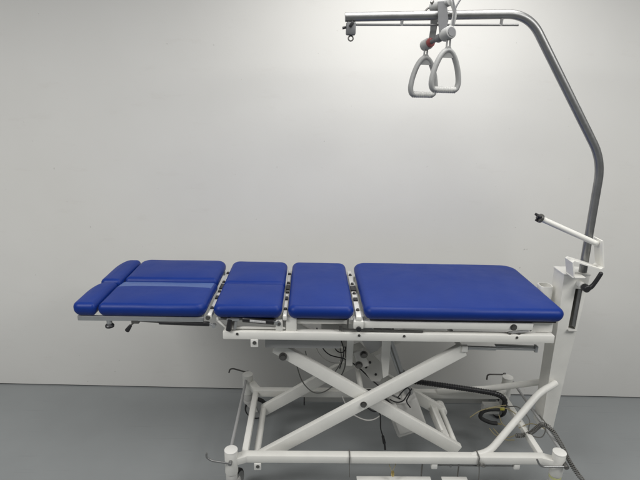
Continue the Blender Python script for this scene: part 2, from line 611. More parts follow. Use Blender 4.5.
b = BM()
box(b, (-1.062, -0.252, 0.8425), (0.03, 0.02, 0.016), bev=0.003)
bar(b, (-1.062, -0.258, 0.842), (-1.084, -0.258, 0.824), 0.006, 0.006, bev=0.001)
lv = part('release_lever', b, M['zinc'], T)
b = BM()
cyl(b, (-1.080, -0.258, 0.827), (-1.098, -0.258, 0.802), 0.0065, 0.0095, bev=0.003)
part('lever_grip', b, M['black'], lv)
b = BM()
cyl(b, (-1.165, -0.250, 0.848), (-1.166, -0.250, 0.828), 0.0105, bev=0.002)
kn = part('adjuster_foot', b, M['alu'], T)
b = BM()
lathe(b, (-1.166, -0.250, 0.812), (0, 0, 1), [(0.010, 0), (0.0165, 0.003), (0.0175, 0.010), (0.014, 0.015), (0.0075, 0.018)])
part('adjuster_knob', b, M['black'], kn)

# thigh clamp
b = BM()
box(b, (-0.680, -0.252, 0.857), (0.050, 0.022, 0.010), bev=0.002)
bar(b, (-0.667, -0.256, 0.858), (-0.675, -0.256, 0.815), 0.010, 0.006, bev=0.001)
cl = part('section_clamp', b, M['alu'], T)
b = BM()
cyl(b, (-0.692, -0.262, 0.860), (-0.698, -0.262, 0.812), 0.0085, 0.0115, bev=0.003)
part('clamp_handle', b, M['black'], cl)
b = BM()
bar(b, (-0.742, -0.250, 0.862), (-0.742, -0.250, 0.847), 0.008, 0.008, bev=0.001)
bar(b, (-0.742, -0.250, 0.850), (-0.705, -0.250, 0.814), 0.008, 0.008, bev=0.001)
part('clamp_strut', b, M['white'], T)
b = BM()
box(b, (-0.500, -0.246, 0.829), (0.028, 0.018, 0.048), bev=0.004)
sb = part('spring_bracket', b, M['white'], T)
b = BM()
bolt(b, (-0.500, -0.2555, 0.841), (0, -1, 0), 0.006, 0.006)
part('bracket_bolt', b, M['zinc'], sb)

# ---- scissor lift
def rod_dir(p, q, t):
    return V(p).lerp(V(q), t)
def arm(y, p, q, name='scissor_arm', h=0.056, w=0.030):
    b = BM()
    bar(b, (p[0], y, p[1]), (q[0], y, q[1]), w, h, up=(0, 0, 1), bev=0.005)
    return part(name, b, M['white'], T)
B0, B1 = (-0.605, 0.152), (0.262, 0.712)
A0, A1 = (-0.520, 0.694), (0.305, 0.180)
bn = arm(-0.205, B0, B1)
an = arm(-0.168, A0, A1)
bf = arm(0.145, B0, B1)
af = arm(0.108, A0, A1)
b = BM()
bolt(b, (-0.143, -0.2205, 0.450), (0, -1, 0), 0.0105, 0.008)
part('pivot_bolt', b, M['zinc'], bn)
b = BM()
lathe(b, (-0.488, -0.186, 0.655), (0, -1, 0), [(0.006, -0.01), (0.017, -0.01), (0.017, 0.004), (0.011, 0.004), (0.010, 0.010), (0.004, 0.010)])
part('roller', b, M['zinc'], an)
for (x, z, ya, yb, r) in ((-0.603, 0.166, -0.19, 0.14, 0.015), (0.296, 0.196, -0.176, 0.14, 0.013),
                          (-0.143, 0.450, -0.19, 0.14, 0.012), (0.255, 0.708, -0.19, 0.14, 0.011), (-0.50, 0.682, -0.18, 0.14, 0.011)):
    b = BM()
    cyl(b, (x, ya, z), (x, yb, z), r)
    part('axle', b, M['white'], T)
# rounded boss where the far arm meets the axle
b = BM()
cyl(b, (0.300, 0.088, 0.186), (0.300, 0.160, 0.186), 0.026, bev=0.004)
part('axle_boss', b, M['white'], T)
b = BM()
bar(b, (0.252, 0.10, 0.212), (0.262, -0.162, 0.200), 0.040, 0.012, bev=0.003)
bar(b, (0.226, 0.04, 0.245), (0.236, -0.13, 0.232), 0.012, 0.05, bev=0.003)
part('motor_mount', b, M['white'], T)
# slider track of the upper arm ends
b = BM()
box(b, (0.262, -0.218, 0.722), (0.024, 0.018, 0.026), bev=0.002)
part('slide_block', b, M['cap'], T)
b = BM()
cyl(b, (0.276, -0.215, 0.7235), (0.392, -0.215, 0.7205), 0.0085)
cyl(b, (0.392, -0.215, 0.7225), (0.556, -0.215, 0.7195), 0.0065)
bar(b, (0.392, -0.208, 0.732), (0.556, -0.208, 0.7275), 0.02, 0.004, bev=0.001)
box(b, (0.561, -0.213, 0.722), (0.012, 0.022, 0.028), bev=0.002)
part('slide_track', b, M['alu'], T)
b = BM()
bar(b, (-0.560, -0.200, 0.738), (-0.250, -0.200, 0.738), 0.036, 0.052)
part('track_rail', b, M['greypaint'], T)
b = BM()
bar(b, (0.235, -0.185, 0.757), (0.575, -0.185, 0.757), 0.03, 0.026)
part('track_rail', b, M['greypaint'], T)

# ---- actuator, control box and brackets under the top
b = BM()
tilt = Matrix.Rotation(math.radians(-22), 3, 'Y')
c0 = V((0.072, 0.0, 0.245))
box(b, c0 + tilt @ V((0.022, 0, 0)), (0.150, 0.10, 0.185), tilt, bev=0.010, seg=3)
box(b, c0 + tilt @ V((-0.004, -0.053, -0.030)), (0.070, 0.014, 0.075), tilt, bev=0.005)
box(b, c0 + tilt @ V((0.0, 0.0, 0.085)), (0.060, 0.06, 0.04), tilt, bev=0.008)
act = part('lift_motor', b, M['offwhite'], T)
b = BM()
cyl(b, c0 + tilt @ V((0.071, 0, 0.085)), c0 + tilt @ V((0.071, 0, 0.220)), 0.0185, bev=0.003)
part('actuator_tube', b, M['greypaint'], act)
b = BM()
cyl(b, c0 + tilt @ V((0.071, 0, 0.20)), c0 + tilt @ V((0.077, 0, 0.455)), 0.0115)
cyl(b, c0 + tilt @ V((0.054, -0.014, 0.11)), c0 + tilt @ V((0.060, -0.014, 0.450)), 0.005)
part('piston_rod', b, M['alu'], act)
b = BM()
box(b, c0 + tilt @ V((-0.012, -0.050, 0.085)), (0.020, 0.010, 0.030), tilt, bev=0.002)
part('socket_block', b, M['cap'], act)
b = BM()
box(b, (-0.020, 0.0, 0.685), (0.046, 0.05, 0.07), bev=0.004)
part('rod_anchor', b, M['zinc'], T)

b = BM()
box(b, (-0.262, 0.060, 0.652), (0.120, 0.10, 0.115), bev=0.006)
cb = part('control_box', b, M['offwhite'], T)
b = BM()
box(b, (-0.285, 0.0085, 0.64), (0.03, 0.003, 0.02), bev=0.001)
part('socket_panel', b, M['black'], cb)
b = BM()
box(b, (-0.200, -0.10, 0.668), (0.029, 0.012, 0.205), bev=0.002)
part('hanger_strap', b, M['cap'], T)
b = BM()
prism(b, [(-0.062, -0.105, 0.735), (-0.022, -0.105, 0.735), (-0.024, -0.105, 0.52), (-0.046, -0.105, 0.505), (-0.060, -0.105, 0.60)], (0, 1, 0), 0.012)
part('hanger_strap', b, M['cap'], T)
b = BM()
prism(b, [(-0.190, -0.09, 0.770), (-0.020, -0.09, 0.770), (-0.020, -0.09, 0.705), (-0.078, -0.09, 0.634), (-0.108, -0.09, 0.618), (-0.135, -0.09, 0.655)], (0, 1, 0), 0.004)
part('gusset_plate', b, M['greypaint'], T)
b = BM()
prism(b, [(-0.205, -0.03, 0.615), (-0.150, -0.03, 0.640), (-0.02, -0.03, 0.512), (-0.045, -0.03, 0.440), (-0.085, -0.03, 0.440)], (0, 1, 0), 0.005)
lp = part('link_plate', b, M['offwhite'], T)
for (x, z) in ((-0.098, 0.540), (-0.115, 0.515), (-0.068, 0.478)):
    b = BM()
    cyl(b, (x, -0.0305, z), (x, -0.034, z), 0.0055, seg=16)
    part('plate_plug', b, M['black'], lp)
for (x, z) in ((-0.138, 0.622), (-0.158, 0.570)):
    b = BM()
    bolt(b, (x, -0.104, z), (0, -1, 0), 0.013, 0.01)
    part('plate_bolt', b, M['zinc'], T)
b = BM()
box(b, (-0.148, -0.092, 0.596), (0.05, 0.022, 0.085), Matrix.Rotation(math.radians(-20), 3, 'Y'), bev=0.004)
part('link_bracket', b, M['offwhite'], T)

# tabs with a hole
for (x, y, z) in ((-0.590, -0.282, 0.180), (-0.598, -0.260, 0.757)):
    b = BM()
    box(b, (x, y, z), (0.030, 0.006, 0.034), bev=0.002)
    tb_ = part('tab', b, M['cap'], T)
    b = BM()
    cyl(b, (x + 0.001, y - 0.0035, z + 0.003), (x + 0.001, y - 0.006, z + 0.003), 0.0078, seg=18)
    part('tab_screw', b, M['zinc'], tb_)

# ---- base frame
YR = {-1: -0.265, 1: 0.210}
for s in (-1, 1):
    b = BM()
    bar(b, (-0.662, YR[s], 0.2165), (0.652, YR[s], 0.2165), 0.038, 0.038, bev=0.006)
    part('base_rail', b, M['white'], T)
for x in (-0.648, 0.644):
    b = BM()
    bar(b, (x, -0.246, 0.218), (x, 0.191, 0.218), 0.029, 0.029, bev=0.008)
    part('base_cross_tube', b, M['white'], T)
PX, PY = 0.70, 0.2885
for sx in (-1, 1):
    for sy in (-1, 1):
        px, py = sx * PX, sy * PY
        b = BM()
        cyl(b, (px, py, 0.158), (px, py, 0.269), 0.0275, seg=36, bev=0.002)
        # gusset joining post and rails
        bar(b, (px - sx * 0.015, py - sy * 0.004, 0.217), (sx * 0.640, YR[sy], 0.217), 0.040, 0.034, bev=0.004)
        post = part('caster_post', b, M['white'], T)
        b = BM()
        lathe(b, (px, py, 0.2685), (0, 0, 1), [(0.027, 0), (0.0282, 0.0012), (0.0278, 0.003), (0.022, 0.0042), (0.008, 0.0048)], 36)
        part('post_cap', b, M['cap'], post)
        b = BM()
        cyl(b, (px, py, 0.118), (px, py, 0.158), 0.0245, seg=30, bev=0.002)
        part('post_sleeve', b, M['offwhite'], post)
        if sx > 0 and sy < 0:
            b = BM()
            cyl(b, (px, py, 0.143), (px, py, 0.153), 0.0256, seg=30)
            part('band', b, M['ringband'], post)
        # castor: swivels its own way
        aim = {(-1, 1): (1, 0), (-1, -1): (0.25, 0.97), (1, 1): (-0.45, 0.9), (1, -1): (0.15, -1.0)}[(sx, sy)]
        d = V((aim[0], aim[1], 0)).normalized()
        ax = V((-d.y, d.x, 0))
        wc = V((px, py, 0.0625)) + d * 0.042
        b = BM()
        R = Matrix((d, ax, V((0, 0, 1)))).transposed()
        cyl(b, (px, py, 0.100), (px, py, 0.1175), 0.026, bev=0.003)
        for s in (-1, 1):
            o = ax * (s * 0.0185)
            prism(b, [V((px, py, 0.112)) - d * 0.018 + o, V((px, py, 0.112)) + d * 0.034 + o, wc + d * 0.012 + o - V((0, 0, 0.012)),
                      wc - d * 0.016 + o - V((0, 0, 0.010))], ax * s, 0.004)
        ca = part('castor', b, M['offwhite'], T)
        b = BM()
        lathe(b, wc, ax, [(0.050, -0.014), (0.058, -0.0135), (0.0615, -0.010), (0.0625, 0), (0.0615, 0.010), (0.058, 0.0135), (0.050, 0.014)], 40)
        part('tyre', b, M['rubber'], ca)
        b = BM()
        lathe(b, wc, ax, [(0.008, -0.0175), (0.018, -0.0165), (0.030, -0.0145), (0.052, -0.0152), (0.0535, 0), (0.052, 0.0152), (0.030, 0.0145), (0.018, 0.0165), (0.008, 0.0175)], 40)
        part('hub', b, M['sling'], ca)

# brake levers (bent rods) and the bars that link them
LV = {(-1, -1): [(-0.698, -0.300, 0.234), (-0.699, -0.326, 0.233), (-0.776, -0.326, 0.246), (-0.797, -0.326, 0.264), (-0.794, -0.326, 0.283)],
      (-1, 1): [(-0.704, 0.30, 0.252), (-0.704, 0.318, 0.262), (-0.782, 0.318, 0.286), (-0.799, 0.318, 0.282), (-0.805, 0.318, 0.260)],
      (1, 1): [(0.694, 0.30, 0.252), (0.694, 0.318, 0.268), (0.610, 0.318, 0.268), (0.600, 0.318, 0.262), (0.599, 0.316, 0.236)],
      (1, -1): [(0.718, -0.300, 0.228), (0.718, -0.324, 0.226), (0.616, -0.324, 0.225), (0.600, -0.324, 0.238), (0.588, -0.324, 0.262)]}
for k, pts in LV.items():
    b = BM()
    sweep(b, fillet_path(pts[1:], 0.012), 0.0042, 10)
    bl = part('brake_lever', b, M['steel'] if k[1] < 0 else M['zinc'], T)
    b = BM()
    p = V(pts[1]); q = V(pts[0])
    cyl(b, q, p + (p - q).normalized() * 0.008, 0.0105 if k == (1, -1) else 0.008, bev=0.002)
    part('lever_boss', b, M['zinc'] if k[1] > 0 or k[0] > 0 else M['steel'], bl)
for x, ya, yb in ((-0.707, -0.262, 0.285), (0.728, -0.270, 0.285)):
    b = BM()
    cyl(b, (x, ya, 0.247), (x, yb, 0.247), 0.0068)
    part('brake_bar', b, M['greypaint'], T)
b = BM()
cyl(b, (0.172, -0.270, 0.182), (0.532, -0.270, 0.180), 0.0036)
cyl(b, (0.245, -0.270, 0.190), (0.245, -0.270, 0.174), 0.0042)
ln = part('brake_linkage', b, M['steel'], T)
for x in (0.172, 0.532):
    b = BM()
    box(b, (x, -0.270, 0.183), (0.026, 0.022, 0.028), bev=0.004)
    part('linkage_block', b, M['cap'], ln)
b = BM()
cyl(b, (-0.39, 0.2885, 0.104), (0.575, 0.2885, 0.106), 0.0055)
part('brake_rod', b, M['alu'], T)
b = BM()
box(b, (0.597, 0.215, 0.128), (0.090, 0.03, 0.060), bev=0.003)
part('junction_box', b, M['offwhite'], T)
b = BM()
bar(b, (-0.40, 0.262, 0.150), (0.60, 0.262, 0.150), 0.012, 0.046, bev=0.002)
part('base_skirt', b, M['offwhite'], T)
for x0, x1 in ((-0.160, 0.168), (0.216, 0.330)):
    b = BM()
    box(b, ((x0 + x1) / 2, -0.272, 0.099), (x1 - x0, 0.05, 0.006), bev=0.002)
    ped = part('foot_pedal', b, M['cap'], T)
    b = BM()
    cyl(b, (x1 - 0.04, -0.245, 0.100), (x1 - 0.04, -0.245, 0.205), 0.003)
    part('pedal_rod', b, M['zinc'], ped)

# ---- head column with braces
b = BM()
def ring_rect(z, xa, xb, ya, yb):
    return [b.verts.new(p) for p in ((xa, ya, z), (xb, ya, z), (xb, yb, z), (xa, yb, z))]
secs = [(0.188, 0.748, 0.805), (0.54, 0.741, 0.818), (0.722, 0.736, 0.826), (0.985, 0.723, 0.838)]
# front wall split in strips so that the slot is a real opening
SX0, SX1, SZ0, SZ1 = 0.784, 0.817, 0.728, 0.922
ya, yb, wt = -0.040, 0.052, 0.004
lower = [ring_rect(z, xa, xb, ya + 0.006 * (z < 0.6), yb) for z, xa, xb in secs[:3]]
for r0, r1 in zip(lower, lower[1:]):
    for k in range(4):
        b.faces.new((r0[k], r0[(k + 1) % 4], r1[(k + 1) % 4], r1[k]))
b.faces.new(lower[0][::-1])
b.faces.new(lower[-1])
def wallbox(x0a, x1a, x0b, x1b, y0, y1, z0, z1):
    p = [b.verts.new(q) for q in ((x0a, y0, z0), (x1a, y0, z0), (x1a, y1, z0), (x0a, y1, z0), (x0b, y0, z1), (x1b, y0, z1), (x1b, y1, z1), (x0b, y1, z1))]
    for f in ((0, 1, 2, 3), (4, 5, 6, 7), (0, 1, 5, 4), (1, 2, 6, 5), (2, 3, 7, 6), (3, 0, 4, 7)):
        b.faces.new([p[i] for i in f])
def xl(z): return 0.736 + (0.723 - 0.736) * (z - 0.722) / (0.985 - 0.722)
def xr(z): return 0.826 + (0.838 - 0.826) * (z - 0.722) / (0.985 - 0.722)
wallbox(xl(0.722), SX0, xl(SZ1), SX0, ya, ya + wt, 0.7222, SZ1)
wallbox(SX1, xr(0.722), SX1, xr(SZ1), ya, ya + wt, 0.7222, SZ1)
wallbox(xl(SZ1), xr(SZ1), xl(0.984), xr(0.984), ya, ya + wt, SZ1 + 0.0002, 0.984)
wallbox(xl(0.722), xl(0.722) + wt, xl(0.984), xl(0.984) + wt, ya + wt + 0.0002, yb, 0.7222, 0.984)
wallbox(xr(0.722) - wt, xr(0.722), xr(0.984) - wt, xr(0.984), ya + wt + 0.0002, yb, 0.7222, 0.984)
wallbox(xl(0.722) + wt + .0002, xr(0.722) - wt - .0002, xl(0.984) + wt + .0002, xr(0.984) - wt - .0002, yb - wt, yb - 0.0003, 0.7222, 0.984)
colm = part('head_column', b, M['white'], T, angle=25)
b = BM()
box(b, (0.7805, 0.006, 0.988), (0.122, 0.098, 0.007), bev=0.002)
part('column_lid', b, M['cap'], colm)
b = BM()
box(b, (0.800, -0.047, 0.724), (0.040, 0.014, 0.006), bev=0.002)
part('slot_lip', b, M['offwhite'], colm)
b = BM()
cyl(b, (0.794, -0.040, 0.948), (0.794, -0.068, 0.948), 0.0135, bev=0.003)
part('clamp_boss', b, M['cap'], colm)
# clamp lever: black hub with bent handle
b = BM()
cyl(b, (0.800, -0.068, 0.944), (0.806, -0.096, 0.941), 0.0165, bev=0.004)
hp = smooth_path([(0.806, -0.084, 0.940), (0.822, -0.088, 0.951), (0.833, -0.092, 0.974), (0.843, -0.096, 1.004), (0.849, -0.097, 1.022)], 6)
hr = [0.0125 - 0.0035 * min(1, i / 10) for i in range(len(hp))]
hr[-1], hr[-2] = 0.0045, 0.0075
sweep(b, hp, hr, 14)
part('clamp_lever', b, M['black'], T, angle=50)
# socket tube between cushion and column
b = BM()
ol = []
for k in range(24):
    a = 2 * PI * k / 24
    ol.append((0.684 + 0.030 * math.copysign(abs(math.cos(a)) ** 0.5, math.cos(a)), 0.03 + 0.028 * math.copysign(abs(math.sin(a)) ** 0.5, math.sin(a))))
def loop(z, f):
    return [b.verts.new((0.684 + (x - 0.684) * f, 0.03 + (y - 0.03) * f, z)) for x, y in ol]
R_ = [loop(0.775, 1.0), loop(0.906, 1.0), loop(0.910, 0.96), loop(0.910, 0.84), loop(0.80, 0.82)]
for u, w in zip(R_, R_[1:]):
    for k in range(24):
        b.faces.new((u[k], u[(k + 1) % 24], w[(k + 1) % 24], w[k]))
b.faces.new(R_[0][::-1]); b.faces.new(R_[-1])
box(b, (0.660, 0.03, 0.79), (0.12, 0.04, 0.026), bev=0.003)
part('headrest_socket', b, M['white'], T)
# tie between frame end and column
b = BM()
bar(b, (0.600, 0.0, 0.785), (0.740, 0.0, 0.785), 0.06, 0.030)
part('column_tie', b, M['white'], T)
for pts in ([(0.330, -0.262, 0.222), (0.418, -0.240, 0.228), (0.672, -0.098, 0.434), (0.772, -0.042, 0.448)],
            [(0.300, 0.205, 0.232), (0.526, 0.137, 0.296), (0.720, 0.070, 0.376), (0.775, 0.050, 0.402)]):
    b = BM()
    sweep(b, fillet_path(pts, 0.04), 0.0155, 16)
    part('column_brace', b, M['white'], T)

# ==================================================================== LIFTING POLE
Pp = thing('lifting_pole', (0.818, -0.010, 0.735),
           'tall bent grey steel lifting pole reaching over the blue table from its right end', 'lifting pole')
b = BM()
pole = [(0.819, -0.010, 0.735), (0.812, -0.010, 1.445), (0.778, -0.010, 1.525), (0.440, -0.010, 1.985), (0.345, -0.010, 2.0185), (-0.267, -0.010, 1.992)]
path = fillet_path([(0.819, -0.0182, 0.735), (0.811, -0.010, 1.478), (0.428, -0.010, 2.022), pole[5]], 0.085, 12)
sweep(b, path, 0.0168, 28)
part('bent_tube', b, M['steel'], Pp)
b = BM()
cyl(b, (-0.262, -0.012, 1.9655), (0.392, -0.012, 1.9815), 0.0042)
rr = part('runner_rail', b, M['steel'], Pp)
for x, z0, z1 in ((-0.052, 1.967, 1.991), (0.326, 1.977, 2.006)):
    b = BM()
    cyl(b, (x, -0.012, z0), (x, -0.012, z1), 0.0058)
    part('standoff', b, M['steel'], rr)
b = BM()
box(b, (-0.244, -0.012, 1.952), (0.036, 0.030, 0.046), bev=0.005)
eb = part('end_block', b, M['slingdark'], Pp)
b = BM()
rp = [V((-0.243 + 0.009 * math.cos(a), -0.012, 1.918 + 0.009 * math.sin(a))) for a in [2 * PI * k / 24 for k in range(24)]]
sweep(b, rp, 0.0028, 8, closed=True, up0=(0, 1, 0))
part('ring', b, M['zinc'], eb)
b = BM()
cyl(b, (-0.262, -0.012, 1.957), (-0.276, -0.012, 1.953), 0.005)
box(b, (-0.243, -0.028, 1.966), (0.012, 0.006, 0.022), Matrix.Rotation(0.6, 3, 'Y'), bev=0.002)
part('thumb_screw', b, M['black'], eb)

# ==================================================================== SUPPORT ARM
Ar = thing('support_arm', (0.745, -0.035, 0.992),
           'white tubular support arm on a bent flat bracket standing on top of the head column', 'arm rest')
b = BM()
prof = [(0.733, 0.992), (0.727, 1.020), (0.716, 1.062), (0.724, 1.069), (0.842, 1.036), (0.852, 1.042), (0.838, 1.098), (0.824, 1.158)]
def strip(bm, prof, y0, y1, t):
    n = len(prof)
    nr = []
    for i in range(n):
        a = V((prof[max(i - 1, 0)][0], 0, prof[max(i - 1, 0)][1])); c = V((prof[min(i + 1, n - 1)][0], 0, prof[min(i + 1, n - 1)][1]))
        d = (c - a).normalized()
        nr.append(V((-d.z, 0, d.x)))
    rows = []
    for (x, z), q in zip(prof, nr):
        p = V((x, 0, z))
        rows.append([bm.verts.new((p.x, y0, p.z)), bm.verts.new((p.x, y1, p.z)), bm.verts.new((p.x + q.x * t, y1, p.z + q.z * t)), bm.verts.new((p.x + q.x * t, y0, p.z + q.z * t))])
    for a, c in zip(rows, rows[1:]):
        for k in range(4):
            bm.faces.new((a[k], a[(k + 1) % 4], c[(k + 1) % 4], c[k]))
    bm.faces.new(rows[0][::-1]); bm.faces.new(rows[-1])
strip(b, prof, -0.098, -0.034, -0.005)
box(b, (0.757, -0.066, 0.9945), (0.055, 0.064, 0.005), bev=0.001)
part('bent_bracket', b, M['white'], Ar, angle=25)
b = BM()
cyl(b, (0.823, -0.068, 1.137), (0.562, -0.068, 1.244), 0.0118, seg=24)
tube = part('arm_tube', b, M['white'], Ar)
b = BM()
dv = (V((0.562, 0, 1.244)) - V((0.823, 0, 1.137))).normalized()
lathe(b, V((0.562, -0.068, 1.244)), dv, [(0.006, -0.010), (0.018, -0.010), (0.019, -0.006), (0.019, 0.001), (0.012, 0.004)], 24)
ek = part('end_collar', b, M['zinc'], tube)
b = BM()
e = V((0.562, -0.068, 1.244))
for a in (0.6, 2.7, 4.8):
    o = V((0, math.cos(a), math.sin(a))) * 0.014
    cyl(b, e + o, e + o + dv * 0.016, 0.0055, bev=0.001)
cyl(b, e, e + dv * 0.012, 0.008)
part('collar_screw', b, M['black'], tube)

# ==================================================================== TRAPEZE HANGER
Hg = thing('hanger_trolley', (0.09, -0.01, 1.90),
           'grey plastic trolley with straps and a cross spindle hooked over the horizontal boom', 'trapeze hanger')
b = BM()
prism(b, [(0.072, -0.032, 2.050), (0.104, -0.032, 2.052), (0.116, -0.036, 1.985), (0.106, -0.044, 1.945), (0.086, -0.044, 1.940), (0.078, -0.036, 1.985)], (0, -1, 0), 0.007)
part('front_plate', b, M['slingdark'], Hg)
b = BM()
prism(b, [(0.060, 0.014, 2.045), (0.094, 0.014, 2.045), (0.092, 0.030, 1.96), (0.090, 0.044, 1.905), (0.066, 0.044, 1.905), (0.068, 0.030, 1.96)], (0, 1, 0), 0.007)
part('rear_plate', b, M['sling'], Hg)
b = BM()
cyl(b, (0.116, -0.040, 2.052), (0.064, 0.030, 2.040), 0.0165, bev=0.004)
part('top_roller', b, M['sling'], Hg)
b = BM()
sweep(b, smooth_path([(0.060, 0.02, 2.040), (0.048, 0.02, 2.034), (0.034, 0.02, 2.018), (0.028, 0.02, 2.012)], 5), 0.0034, 8)
sweep(b, smooth_path([(0.060, 0.022, 2.046), (0.064, 0.010, 2.058), (0.056, 0.005, 2.052)], 5), 0.005, 8)
part('hook_wire', b, M['zinc'], Hg)
# cross spindle with end rollers
s0, s1 = V((0.118, -0.066, 1.9415)), V((0.064, 0.066, 1.910))
sd = (s1 - s0).normalized()
b = BM()
cyl(b, s0, s1, 0.0085)
cyl(b, s0 + sd * 0.048, s0 + sd * 0.072, 0.0155, bev=0.003)
spn = part('cross_spindle', b, M['slingdark'], Hg)
b = BM()
cyl(b, s0 - sd * 0.012, s0 + sd * 0.034, 0.0235, seg=32, bev=0.004)
r1 = part('end_roller', b, M['sling'], Hg)
b = BM()
cyl(b, s0 - sd * 0.0125, s0 - sd * 0.0142, 0.0165, seg=28)
part('roller_cap', b, M['slingdark'], r1)
b = BM()
cyl(b, s1 - sd * 0.022, s1 + sd * 0.016, 0.0215, seg=32, bev=0.004)
part('end_roller', b, M['sling'], Hg)
b = BM()
cyl(b, s1 - sd * 0.036, s1 - sd * 0.0225, 0.0175, bev=0.003)
part('stop_collar', b, M['red'], Hg)
# straps that run up out of the picture
b = BM()
sweep(b, smooth_path([(0.122, -0.050, 1.952), (0.134, -0.046, 1.985), (0.136, -0.042, 2.015), (0.128, -0.038, 2.040), (0.112, -0.034, 2.062), (0.098, -0.028, 2.090)], 8), 0.0085, 10, ry=0.0028, up0=(0, 1, 0))
part('hanging_strap', b, M['sling'], Hg)
b = BM()
sweep(b, smooth_path([(0.131, -0.052, 1.958), (0.133, -0.052, 2.00), (0.137, -0.05, 2.030), (0.158, -0.045, 2.068), (0.168, -0.042, 2.090)], 8), 0.0032, 8)
part('tether_cord', b, M['slingdark'], Hg)
b = BM()
sweep(b, smooth_path([(0.134, -0.051, 2.012), (0.132, -0.048, 2.034), (0.122, -0.044, 2.066), (0.116, -0.04, 2.090)], 8), 0.0032, 8)
part('tether_cord', b, M['slingdark'], Hg)

# ==================================================================== GRIP HANDLES
def make_handle(loc):
    root = thing('grip_handle', loc, 'nearer pale grey triangular grip handle hanging in front of the other', 'grip handle', 'trapeze grip handles')
    x, y, z = loc
    def P(a, c):
        return V((x + a, y, z + c))
    side = [P(0.034, -0.149), P(0.049, -0.143), P(0.0555, -0.122), P(0.0525, -0.094), P(0.044, -0.062), P(0.031, -0.032), P(0.016, -0.012), P(0.0, -0.005)]
    ctrl = side + [P(-(p.x - x), p.z - z) for p in side[-2::-1]]
    b = BM()
    path = smooth_path(ctrl, 6)
    sweep(b, path, 0.0135, 14, ry=0.0098, up0=(1, 0, 0))
    part('handle_frame', b, M['sling'], root, angle=60)
    b = BM()
    n = 61
    pts = [P(-0.044 + 0.088 * k / (n - 1), -0.1465) for k in range(n)]
    rs = [0.0112 + 0.0016 * (0.5 + 0.5 * math.cos(2 * PI * k / 6)) for k in range(n)]
    sweep(b, pts, rs, 18)
    part('ribbed_grip', b, M['grip'], root)
    b = BM()
    prism(b, [P(-0.026, -0.032), P(-0.012, -0.012), P(0.012, -0.012), P(0.026, -0.032)], (0, -1, 0), 0.008)
    part('top_web', b, M['sling'], root)
    b = BM()
    lp = [P(-0.007, -0.008), P(-0.006, 0.034), P(-0.005, 0.056), P(0.005, 0.056), P(0.006, 0.034), P(0.007, -0.008)]
    sweep(b, fillet_path(lp, 0.005, 4), 0.0036, 8)
    cyl(b, P(0, 0.000) + V((0, -0.010, 0)), P(0, 0.0) + V((0, 0.010, 0)), 0.009)
    part('hanging_loop', b, M['sling'], root)
    return root
def copy_thing(o, loc, rz, label):
    c = o.copy()
    COL.objects.link(c)
    c.location = loc
    c.rotation_euler = (0, 0, rz)
    c['label'] = label
    for ch in o.children:
        d = ch.copy()
        COL.objects.link(d)
        d.parent = c
    return c
h1 = make_handle((0.119, -0.062, 1.886))
bpy.context.view_layer.update()
h1.rotation_euler = (0.0, 0.0, math.radians(12))
h2 = copy_thing(h1, (0.064, 0.062, 1.866), math.radians(16), 'farther pale grey triangular grip handle hanging from the rear roller, partly hidden by the other')

# ==================================================================== CABLES
def cable(name, pts, r, m, label, cat, n=8, seg=8):
    b = BM()
    sweep(b, smooth_path(pts, n), r, seg)
    return tag(part(name, b, m), label, cat)

def wires(name, paths, r, m, label, cat, seg=8):
    p0 = V(paths[0][0])
    root = thing(name, p0, label, cat)
    for pts in paths:
        b = BM()
        sweep(b, smooth_path(pts, 8), r, seg)
        part('wire', b, m, root)
    return root

def corrugated(bm, pts, r, pitch=0.0065, depth=0.14):
    p = smooth_path(pts, 40)
    acc, out = 0.0, [p[0]]
    step = pitch / 6
    for a, c in zip(p, p[1:]):
        L = (c - a).length
        acc += L
        if acc >= step:
            out.append(c); acc = 0.0
    s, rs = 0.0, []
    for i, q in enumerate(out):
        if i:
            s += (q - out[i - 1]).length
        rs.append(r * (1 - depth * (0.5 + 0.5 * math.cos(2 * PI * s / pitch))))
    sweep(bm, out, rs, 16)

b = BM()
hose_pts = [(0.085, 0.09, 0.362), (0.132, 0.098, 0.361), (0.226, 0.10, 0.348), (0.353, 0.10, 0.329), (0.481, 0.10, 0.309), (0.570, 0.10, 0.290), (0.608, 0.096, 0.264), (0.610, 0.09, 0.232), (0.592, 0.08, 0.208)]
corrugated(b, hose_pts, 0.0140, 0.0125, 0.16)
hs = part('corrugated_hose', b, M['black'], None, angle=70)
tag(hs, 'thick black corrugated cable hose running behind the scissor arms to the right', 'hose')
b = BM()
cyl(b, (0.575, 0.070, 0.2275), (0.602, 0.068, 0.2285), 0.0085, bev=0.001)
part('yellow_tape', b, M['yellow'], hs)

b = BM()
sweep(b, smooth_path([(0.572, 0.062, 0.228), (0.545, 0.052, 0.236), (0.510, 0.05, 0.234), (0.486, 0.05, 0.220), (0.480, 0.05, 0.194), (0.501, 0.05, 0.176), (0.538, 0.05, 0.160), (0.568, 0.05, 0.156)], 8), 0.0098, 12)
kl = part('power_lead', b, M['rubber'], None)
tag(kl, 'short thick black lead looping back under the yellow taped hose end', 'cable')
b = BM()
cyl(b, (0.566, 0.05, 0.156), (0.590, 0.05, 0.151), 0.0042)
part('bare_end', b, M['tan'], kl)

